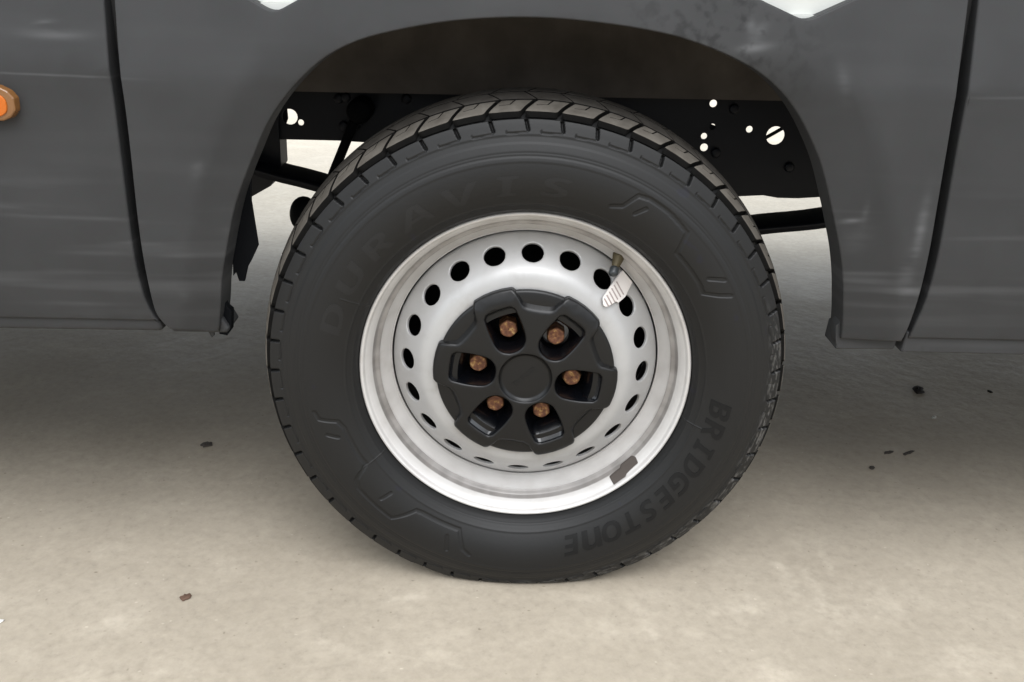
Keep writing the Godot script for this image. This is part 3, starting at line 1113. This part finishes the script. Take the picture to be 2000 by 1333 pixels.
func make_rim() -> void:
	var prof := spline(PackedVector2Array([Vector2(0.2165, -0.012), Vector2(0.2192, -0.006), Vector2(0.2205, -0.001), Vector2(0.2197, 0.0020), Vector2(0.2175, 0.0028), Vector2(0.2155, 0.0012), Vector2(0.2143, -0.0022), Vector2(0.2134, -0.0040), Vector2(0.2118, -0.0060), Vector2(0.2085, -0.0110), Vector2(0.2055, -0.0175), Vector2(0.2040, -0.0215), Vector2(0.2025, -0.0240), Vector2(0.1985, -0.0262), Vector2(0.1970, -0.0278), Vector2(0.1962, -0.0305), Vector2(0.1928, -0.0365), Vector2(0.1880, -0.0440), Vector2(0.1842, -0.0500), Vector2(0.1830, -0.0580), Vector2(0.1830, -0.1500), Vector2(0.205, -0.168), Vector2(0.2205, -0.175)]), 4)
	var s := Shape.new()
	var n := 288
	var last := -1
	for q in prof:
		var at := s.v.size()
		for k in n:
			var a := TAU * k / n
			var g := 1.0
			# grime washed into the step of the rim
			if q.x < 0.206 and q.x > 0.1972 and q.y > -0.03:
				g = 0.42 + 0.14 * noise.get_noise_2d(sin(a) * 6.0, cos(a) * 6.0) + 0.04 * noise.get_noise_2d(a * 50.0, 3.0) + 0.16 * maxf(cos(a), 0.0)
			elif q.x < 0.1972 and q.y > -0.052:
				g = 0.95 + 0.07 * noise.get_noise_3d(sin(a) * 5.0, cos(a) * 5.0, q.y * 40.0)
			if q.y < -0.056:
				g = 0.10  # inner barrel blackened in the colour for the shade behind the vents
			s.p(Vector3(q.x * sin(a), q.x * cos(a), q.y), Color(g, g * (0.93 + 0.055 * g), g * (0.88 + 0.085 * g)))
		if last >= 0:
			s.join(last, at, n)
		last = at
	put("rim_barrel", s, M.lip, wheel)

	# disc with twenty round vents
	var dp := disc_profile()
	var ln := PackedFloat32Array([0.0])
	for k in range(1, dp.size()):
		ln.append(ln[k - 1] + dp[k].distance_to(dp[k - 1]))
	var total := ln[ln.size() - 1]
	var along := func(t: float) -> Array:
		t = clampf(t, 0.0, total)
		var k := 0
		while k < dp.size() - 2 and ln[k + 1] < t:
			k += 1
		var e := (dp[k + 1] - dp[k]).normalized()
		return [dp[k].lerp(dp[k + 1], (t - ln[k]) / maxf(ln[k + 1] - ln[k], 1e-9)), Vector2(-e.y, e.x)]
	# where the vents sit along the profile
	var tv := 0.0
	while (along.call(tv)[0] as Vector2).x > 0.1602 or tv < 0.02:
		tv += 0.0005
	s = Shape.new()
	var half := deg_to_rad(9.0)
	var hole := 0.0147
	for sec in 20:
		var mid := deg_to_rad(2.1 + 18.0 * sec)
		var pts := PackedVector2Array()
		# domain: x = angle * 0.16, y = distance along the profile
		var rowsn := 38
		for j in rowsn + 1:
			var y := total * j / rowsn
			for i in 13:
				var x := lerpf(-half, half, i / 12.0) * 0.16
				if Vector2(x, y - tv).length() > hole + 0.0030 or (i == 0 or i == 12):
					pts.append(Vector2(x, y))
		var rim0 := pts.size()
		var nh := 30
		for r in [hole + 0.0018, hole + 0.0006, hole]:
			for i in nh:
				pts.append(Vector2(cos(TAU * i / nh), sin(TAU * i / nh)) * r + Vector2(0, tv))
		var st := s.v.size()
		for i in pts.size():
			var w: Array = along.call(pts[i].y)
			var q: Vector2 = w[0]
			var nn: Vector2 = w[1]
			if nn.y < 0:
				nn = -nn
			var drop := 0.0
			if i >= rim0 + nh * 2:
				drop = 0.0010
			elif i >= rim0 + nh:
				drop = 0.0002
			q -= nn * drop
			var th := mid + pts[i].x / 0.16
			var g := 1.0 - 0.10 * ss(0.172, 0.180, q.x)
			s.p(Vector3(q.x * sin(th), q.x * cos(th), q.y), Color(g, g, g))
		var d := Geometry2D.triangulate_delaunay(pts)
		for i in range(0, d.size(), 3):
			var m := (pts[d[i]] + pts[d[i + 1]] + pts[d[i + 2]]) / 3.0
			if m.distance_to(Vector2(0, tv)) < hole * 0.985:
				continue
			if (pts[d[i + 1]] - pts[d[i]]).cross(pts[d[i + 2]] - pts[d[i]]) > 0:
				s.tri(st + d[i], st + d[i + 1], st + d[i + 2])
			else:
				s.tri(st + d[i], st + d[i + 2], st + d[i + 1])
		# wall of the hole through the sheet
		var w2: Array = along.call(tv)
		var n2: Vector2 = w2[1]
		if n2.y < 0:
			n2 = -n2
		var nv := Vector3(n2.x * sin(mid), n2.x * cos(mid), n2.y)
		var ra := PackedVector3Array()
		var rb := PackedVector3Array()
		for i in nh:
			var q := s.v[st + rim0 + nh * 2 + i]
			ra.append(q)
			rb.append(q - nv * 0.0028)
		s.loft([rb, ra], true, grey(0.9))
	put("wheel_disc", s, M.silver, wheel)

	# brake drum and hub behind the vents
	var dr := lathe(PackedVector2Array([Vector2(0.01, -0.036), Vector2(0.09, -0.036), Vector2(0.092, -0.04), Vector2(0.10, -0.075), Vector2(0.128, -0.080), Vector2(0.133, -0.084), Vector2(0.136, -0.125), Vector2(0.181, -0.130), Vector2(0.181, -0.134), Vector2(0.02, -0.138)]), 64)
	put("brake_drum", dr, M.drum, wheel)


# ---------------------------------------------------------------- hub cap
func cap_z(r: float) -> float:
	return 0.0185 - 0.0065 * pow(r / 0.12, 2.0)


func cap_map(p: Vector2, d: float) -> Vector3:
	var r := p.length()
	var z := cap_z(r)
	z -= 0.004 * pow(ss(0.108, 0.123, r), 2.0)
	# the walls of the six edge recesses lean outwards
	var rel := absf(fposmod(rad_to_deg(atan2(p.x, p.y)) - 38.2 + 30.0, 60.0) - 30.0)
	var lean := d * 0.75 * ss(14.0, 17.0, rel) * ss(0.114, 0.106, r) * ss(0.088, 0.092, r)
	var q := p + p.normalized() * lean
	return Vector3(q.x, q.y, z - d)


func well_outline(mid: float, grow: float) -> PackedVector2Array:
	var l := PackedVector2Array()
	for q in [[-11.6, 101.0], [-16.0, 80.0], [-20.3, 59.0], [-18.6, 48.5], [-11.5, 42.2], [0.0, 40.0], [11.5, 42.2], [18.6, 48.5], [20.3, 59.0], [16.0, 80.0], [11.6, 101.0]]:
		l.append(polar(mid + q[0], q[1] * 0.001))
	var sm := spline(l, 4)
	sm = fillet_ends(sm)
	return inset_any(sm, grow)


func fillet_ends(p: PackedVector2Array) -> PackedVector2Array:
	# round the two outer corners and bow the outer end
	var r := p.slice(1, p.size() - 1)
	var a := p[p.size() - 1]
	var b := p[0]
	var out := (a + b).normalized()
	var m := (a + b) * 0.5 + out * 0.0018
	var res := PackedVector2Array()
	res.append_array(r)
	res.append(a.lerp(m, 0.10) + (m - a).normalized() * 0.001)
	res.append(a.lerp(m, 0.35) + out * 0.0006)
	res.append(m)
	res.append(b.lerp(m, 0.35) + out * 0.0006)
	res.append(b.lerp(m, 0.10) + (m - b).normalized() * 0.001)
	return res


func inset_any(p: PackedVector2Array, d: float) -> PackedVector2Array:
	var q := p.duplicate()
	if area2(q) < 0:
		q.reverse()
	return inset(q, d) if absf(d) > 0 else q


func make_hub_cap() -> void:
	# leave the skirt as a ring: its inner part is hidden under the crown of the cap
	var ringv := lathe(PackedVector2Array([Vector2(0.1150, -0.010), Vector2(0.1178, -0.006), Vector2(0.1186, 0.001), Vector2(0.1178, 0.0035), Vector2(0.1150, 0.0048), Vector2(0.1085, 0.0058), Vector2(0.1055, 0.0061)]), 96)
	put("cap_skirt", ringv, M.cap, wheel)
	var out := PackedVector2Array()
	var holes := []
	for k in 6:
		var b := 38.2 + 60.0 * k
		# lobe edge then the recess after it
		for q in [[-14.2, 119.5], [-12.4, 122.6], [-6.0, 122.9], [0.0, 123.0], [6.0, 122.9], [12.4, 122.6], [14.2, 119.5], [14.9, 115.0], [18.2, 99.5], [21.0, 96.2], [26.0, 94.6], [30.0, 94.2], [34.0, 94.6], [39.0, 96.2], [41.8, 99.5], [45.1, 115.0]]:
			out.append(polar(b + q[0], q[1] * 0.001))
		holes.append(well_outline(b, 0.0))
	var centre := PackedVector2Array()
	for k in 40:
		centre.append(polar(9.0 * k, 0.0345))
	holes.append(centre)
	var outline := finer(fillet(out, 0.0022, 3), 0.004)
	put("hub_cap", plate(outline, holes, cap_map, 0.0120, 0.0027, 0.007), M.cap, wheel)
	# floor of the recesses
	var fl := lathe(PackedVector2Array([Vector2(0.1060, 0.0060), Vector2(0.1020, 0.0064), Vector2(0.0900, 0.0066)]), 96)
	put("cap_recess", fl, M.cap, wheel)
	# centre badge, sunk
	var cz := cap_z(0.033)
	var cb := lathe(PackedVector2Array([Vector2(0.0345, cz - 0.0012), Vector2(0.0335, cz - 0.0028), Vector2(0.0315, cz - 0.0052), Vector2(0.0302, cz - 0.0058), Vector2(0.029, cz - 0.0056), Vector2(0.015, cz - 0.0052), Vector2(0.0003, cz - 0.005)]), 64)
	put("centre_badge", cb, M.cap, wheel)
	var tx := Shape.new()
	flat_text(tx, "IVECO", Vector3(-0.0015, 0.0015, cz - 0.0056), 43.0, 0.037, 0.0062)
	put("badge_lettering", tx, M.letter_cap, wheel)
	# the six wells
	for k in 6:
		var b := 38.2 + 60.0 * k
		var s := Shape.new()
		var top := well_outline(b, 0.0)
		var n := top.size()
		var c := polar(b, 0.0636)
		var r0 := PackedVector3Array()
		var r1 := PackedVector3Array()
		var r2 := PackedVector3Array()
		var rm := PackedVector3Array()
		var r3 := PackedVector3Array()
		var r4 := PackedVector3Array()
		var r5 := PackedVector3Array()
		var a := inset(top, 0.0008)
		var ax := polar(b, 1.0)
		for j in n:
			var z := cap_z(top[j].length())
			var lift := ss(0.084, 0.101, top[j].dot(ax))
			r0.append(Vector3(top[j].x, top[j].y, z - 0.0018))
			r1.append(Vector3(a[j].x, a[j].y, z - 0.0042))
			var f := top[j].lerp(c, 0.03)
			f -= ax * 0.0055 * lift
			r2.append(Vector3(f.x, f.y, z - 0.0095))
			var g := top[j].lerp(c, 0.06)
			g -= ax * 0.0135 * lift
			rm.append(Vector3(g.x, g.y, z - 0.0175))
			g = top[j].lerp(c, 0.12)
			g -= ax * 0.0150 * lift
			r3.append(Vector3(g.x, g.y, -0.0185))
			var d := (top[j] - c).normalized()
			var h := c + d * 0.0178
			r4.append(Vector3(h.x, h.y, -0.0200))
			r5.append(Vector3(h.x, h.y, -0.0330))
		s.loft([r0, r1, r2, rm, r3, r4, r5])
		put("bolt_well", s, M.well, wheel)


func flat_text(s: Shape, text: String, at: Vector3, deg: float, width: float, height: float) -> void:
	var font := SystemFont.new()
	font.font_names = PackedStringArray(["Droid Sans"])
	font.font_weight = 700
	var tm := TextMesh.new()
	tm.font = font
	tm.text = text
	tm.font_size = 48
	tm.pixel_size = 0.01
	tm.depth = 0.02
	var arr := tm.get_mesh_arrays()
	var vs: PackedVector3Array = arr[Mesh.ARRAY_VERTEX]
	var ix: PackedInt32Array = arr[Mesh.ARRAY_INDEX]
	var lo := Vector3(9, 9, 9)
	var hi := -lo
	for q in vs:
		lo = lo.min(q)
		hi = hi.max(q)
	var a := deg_to_rad(deg)
	for q in vs:
		var x := ((q.x - lo.x) / (hi.x - lo.x) - 0.5) * width
		var y := ((q.y - lo.y) / (hi.y - lo.y) - 0.5) * height
		var z := (q.z - lo.z) / (hi.z - lo.z) * 0.0009
		s.p(at + Vector3(x * cos(a) - y * sin(a), x * sin(a) + y * cos(a), z))
	for q in range(0, ix.size(), 3):
		s.tri(ix[q], ix[q + 2], ix[q + 1])


func make_lug_nuts() -> void:
	for k in 6:
		var b := 38.2 + 60.0 * k
		var c := polar(b, 0.0636)
		var s := Shape.new()
		var rings := []
		var turn := rng.randf() * TAU
		var n := 36
		# chamfered hexagon head with a shallow dish
		for st in [[-0.034, 1.0, 0.0], [-0.0135, 1.0, 0.0], [-0.0108, 0.99, 0.5], [-0.0095, 0.93, 1.0], [-0.0092, 0.80, 1.0], [-0.0098, 0.45, 1.0], [-0.0100, 0.05, 1.0]]:
			var q := PackedVector3Array()
			for j in n:
				var w := TAU * j / n
				var hexr := 0.0112 / cos(fposmod(w, PI / 3.0) - PI / 6.0)
				var r = lerpf(hexr, 0.0116, st[2]) * st[1]
				var wob := 0.0003 * noise.get_noise_3d(w * 4.0, k * 9.0, st[1] * 8.0)
				q.append(Vector3(c.x + r * cos(w + turn), c.y + r * sin(w + turn), st[0] + wob + rng.randf_range(-0.00012, 0.00012)))
			rings.append(q)
		s.loft(rings)
		put("lug_nut", s, M.rust, wheel)
		# collar of wheel metal round the nut, all but one coloured dark for shade
		var cs := Shape.new()
		var ra := PackedVector3Array()
		var rb := PackedVector3Array()
		for j in 24:
			var d := Vector2(cos(TAU * j / 24), sin(TAU * j / 24))
			ra.append(Vector3(c.x + d.x * 0.021, c.y + d.y * 0.021, -0.0325))
			rb.append(Vector3(c.x + d.x * 0.010, c.y + d.y * 0.010, -0.0320))
		cs.loft([ra, rb])
		put("nut_seat", cs, M.silver if k == 0 else M.drum, wheel)


func disc_z(r: float) -> float:
	var dp := disc_profile()
	for k in range(10, dp.size() - 1):
		if dp[k + 1].x <= r:
			return lerpf(dp[k].y, dp[k + 1].y, clampf((r - dp[k].x) / (dp[k + 1].x - dp[k].x), 0, 1))
	return 0.0


func tag_map(p: Vector2, d: float) -> Vector3:
	return Vector3(p.x, p.y, disc_z(p.length()) + 0.0065 - d)


func lip_map(p: Vector2, d: float) -> Vector3:
	var r := p.length()
	var z := lerpf(-0.0200, -0.0030, clampf((r - 0.2045) / 0.0095, 0.0, 1.0)) if r < 0.214 else lerpf(-0.0030, 0.0022, clampf((r - 0.214) / 0.004, 0.0, 1.0))
	return Vector3(p.x, p.y, z + 0.0035 - d)


func make_rim_bits() -> void:
	# stick-on strip of pale balance weights near the valve
	var tag := put("balance_strip", plate(finer(fillet(pv([126, 132.4, 140, 116, 129.6, 102, 119.2, 97.5, 115.6, 100, 112.7, 98.6, 102, 96, 98, 98.5, 97, 107, 110, 119.5]), 0.0015), 0.006), [], tag_map, 0.004, 0.0008, 0.006), M.tag, wheel)
	var s := Shape.new()
	for k in 6:
		var t := k / 5.0
		var c := Vector2(0.1215, 0.1135).lerp(Vector2(0.1025, 0.1015), t)
		var w := 0.0095 - 0.0035 * t
		var dir := Vector2(0.52, -0.85)
		var a := c - dir * w
		var b := c + dir * w
		tube(s, [tag_map(a, -0.0001), tag_map((a + b) * 0.5, -0.0001), tag_map(b, -0.0001)], [0.0010, 0.0010, 0.0010], 8)
	put("strip_rib", s, M.tag_line, wheel).set_meta("kind", "stuff")

	# valve
	s = Shape.new()
	var va := Vector3(0.1185, 0.1570, -0.034)
	var vb := Vector3(0.1125, 0.1425, -0.0215)
	tube(s, [va, va.lerp(vb, 0.25), va.lerp(vb, 0.9), vb], [0.0088, 0.0078, 0.0050, 0.0050], 16)
	put("valve_stem", s, M.brass, wheel)
	s = Shape.new()
	var dv := (vb - va).normalized()
	tube(s, [vb - dv * 0.001, vb + dv * 0.001, vb + dv * 0.008, vb + dv * 0.0105, vb + dv * 0.0115], [0.0055, 0.0064, 0.0064, 0.0050, 0.0025], 16)
	put("valve_cap", s, M.valve, wheel)

	# clip-on balance weight on the lip
	var wp := PackedVector2Array()
	for q in [[143.2, 206.2], [137.6, 205.4], [136.8, 203.6], [131.2, 203.4], [129.8, 206.5], [130.2, 211.2], [136.4, 211.8], [137.2, 213.2], [142.8, 213.6]]:
		wp.append(polar(q[0], q[1] * 0.001))
	put("rim_weight", plate(finer(fillet(wp, 0.001, 2), 0.005), [], lip_map, 0.004, 0.0009, 0.006), M.weight, wheel)


# ---------------------------------------------------------------- bits lying on the floor
func bit(called: String, at: Vector2, size: Vector3, mat: Material, label: String, category: String, sd: int, group := "") -> void:
	var r := RandomNumberGenerator.new()
	r.seed = sd
	var s := Shape.new()
	var n := 11
	var rings := []
	for st in [[0.92, 0.0], [1.0, 0.35], [0.86, 0.8], [0.45, 1.0], [0.05, 0.95]]:
		var q := PackedVector3Array()
		for k in n:
			var a := TAU * k / n
			var j := 1.0 + 0.28 * sin(a * 2.0 + sd) + 0.16 * sin(a * 5.0 + sd * 1.7)
			q.append(Vector3(cos(a) * size.x * st[0] * j, maxf(0.0, size.y * st[1] * (1.0 + r.randf_range(-0.35, 0.35))), sin(a) * size.z * st[0] * j))
		rings.append(q)
	s.loft(rings)
	var o := put(called, s, mat, self)
	o.position = Vector3(at.x, 0.0005, at.y)
	o.rotation.y = r.randf() * TAU * 0.15
	thing(o, label, category, group)


func make_debris() -> void:
	bit("white_chip", Vector2(-0.701, 0.125), Vector3(0.0075, 0.003, 0.0045), M.chip, "small white chip on the bare floor at the lower left edge", "chip", 1)
	bit("leaf_scrap", Vector2(-0.467, 0.066), Vector3(0.0065, 0.003, 0.008), M.leaf, "small brown leaf scrap on the pale floor left of the tyre", "leaf", 2)
	bit("leaf_scrap", Vector2(0.855, -0.660), Vector3(0.017, 0.006, 0.013), M.dark_leaf, "largest dark crumpled scrap on the shaded floor below the right door", "leaf", 3)
	bit("leaf_scrap", Vector2(1.010, -0.662), Vector3(0.006, 0.002, 0.005), M.dark_leaf, "tiny black crumb on the shaded floor at the far right", "leaf", 4)
	bit("leaf_scrap", Vector2(-0.571, -0.366), Vector3(0.013, 0.003, 0.008), M.dirt, "dark dry scrap on the shaded floor left of the tyre under the sill", "leaf", 5)
	bit("dirt_crumb", Vector2(0.690, -0.388), Vector3(0.012, 0.0012, 0.005), M.dirt, "thin flat dark crumb left of its twin on the floor right of the tyre", "dirt", 6)
	bit("dirt_crumb", Vector2(0.727, -0.388), Vector3(0.014, 0.0012, 0.005), M.dirt, "thin flat dark crumb right of its twin on the floor right of the tyre", "dirt", 7)
	bit("dirt_crumb", Vector2(0.638, -0.330), Vector3(0.006, 0.002, 0.006), M.dirt, "small black crumb closest to the tyre on the floor to its right", "dirt", 8)
	bit("pebble", Vector2(0.836, -0.534), Vector3(0.006, 0.003, 0.005), M.stone, "pale grey pebble on the dark floor below the right door", "pebble", 9)
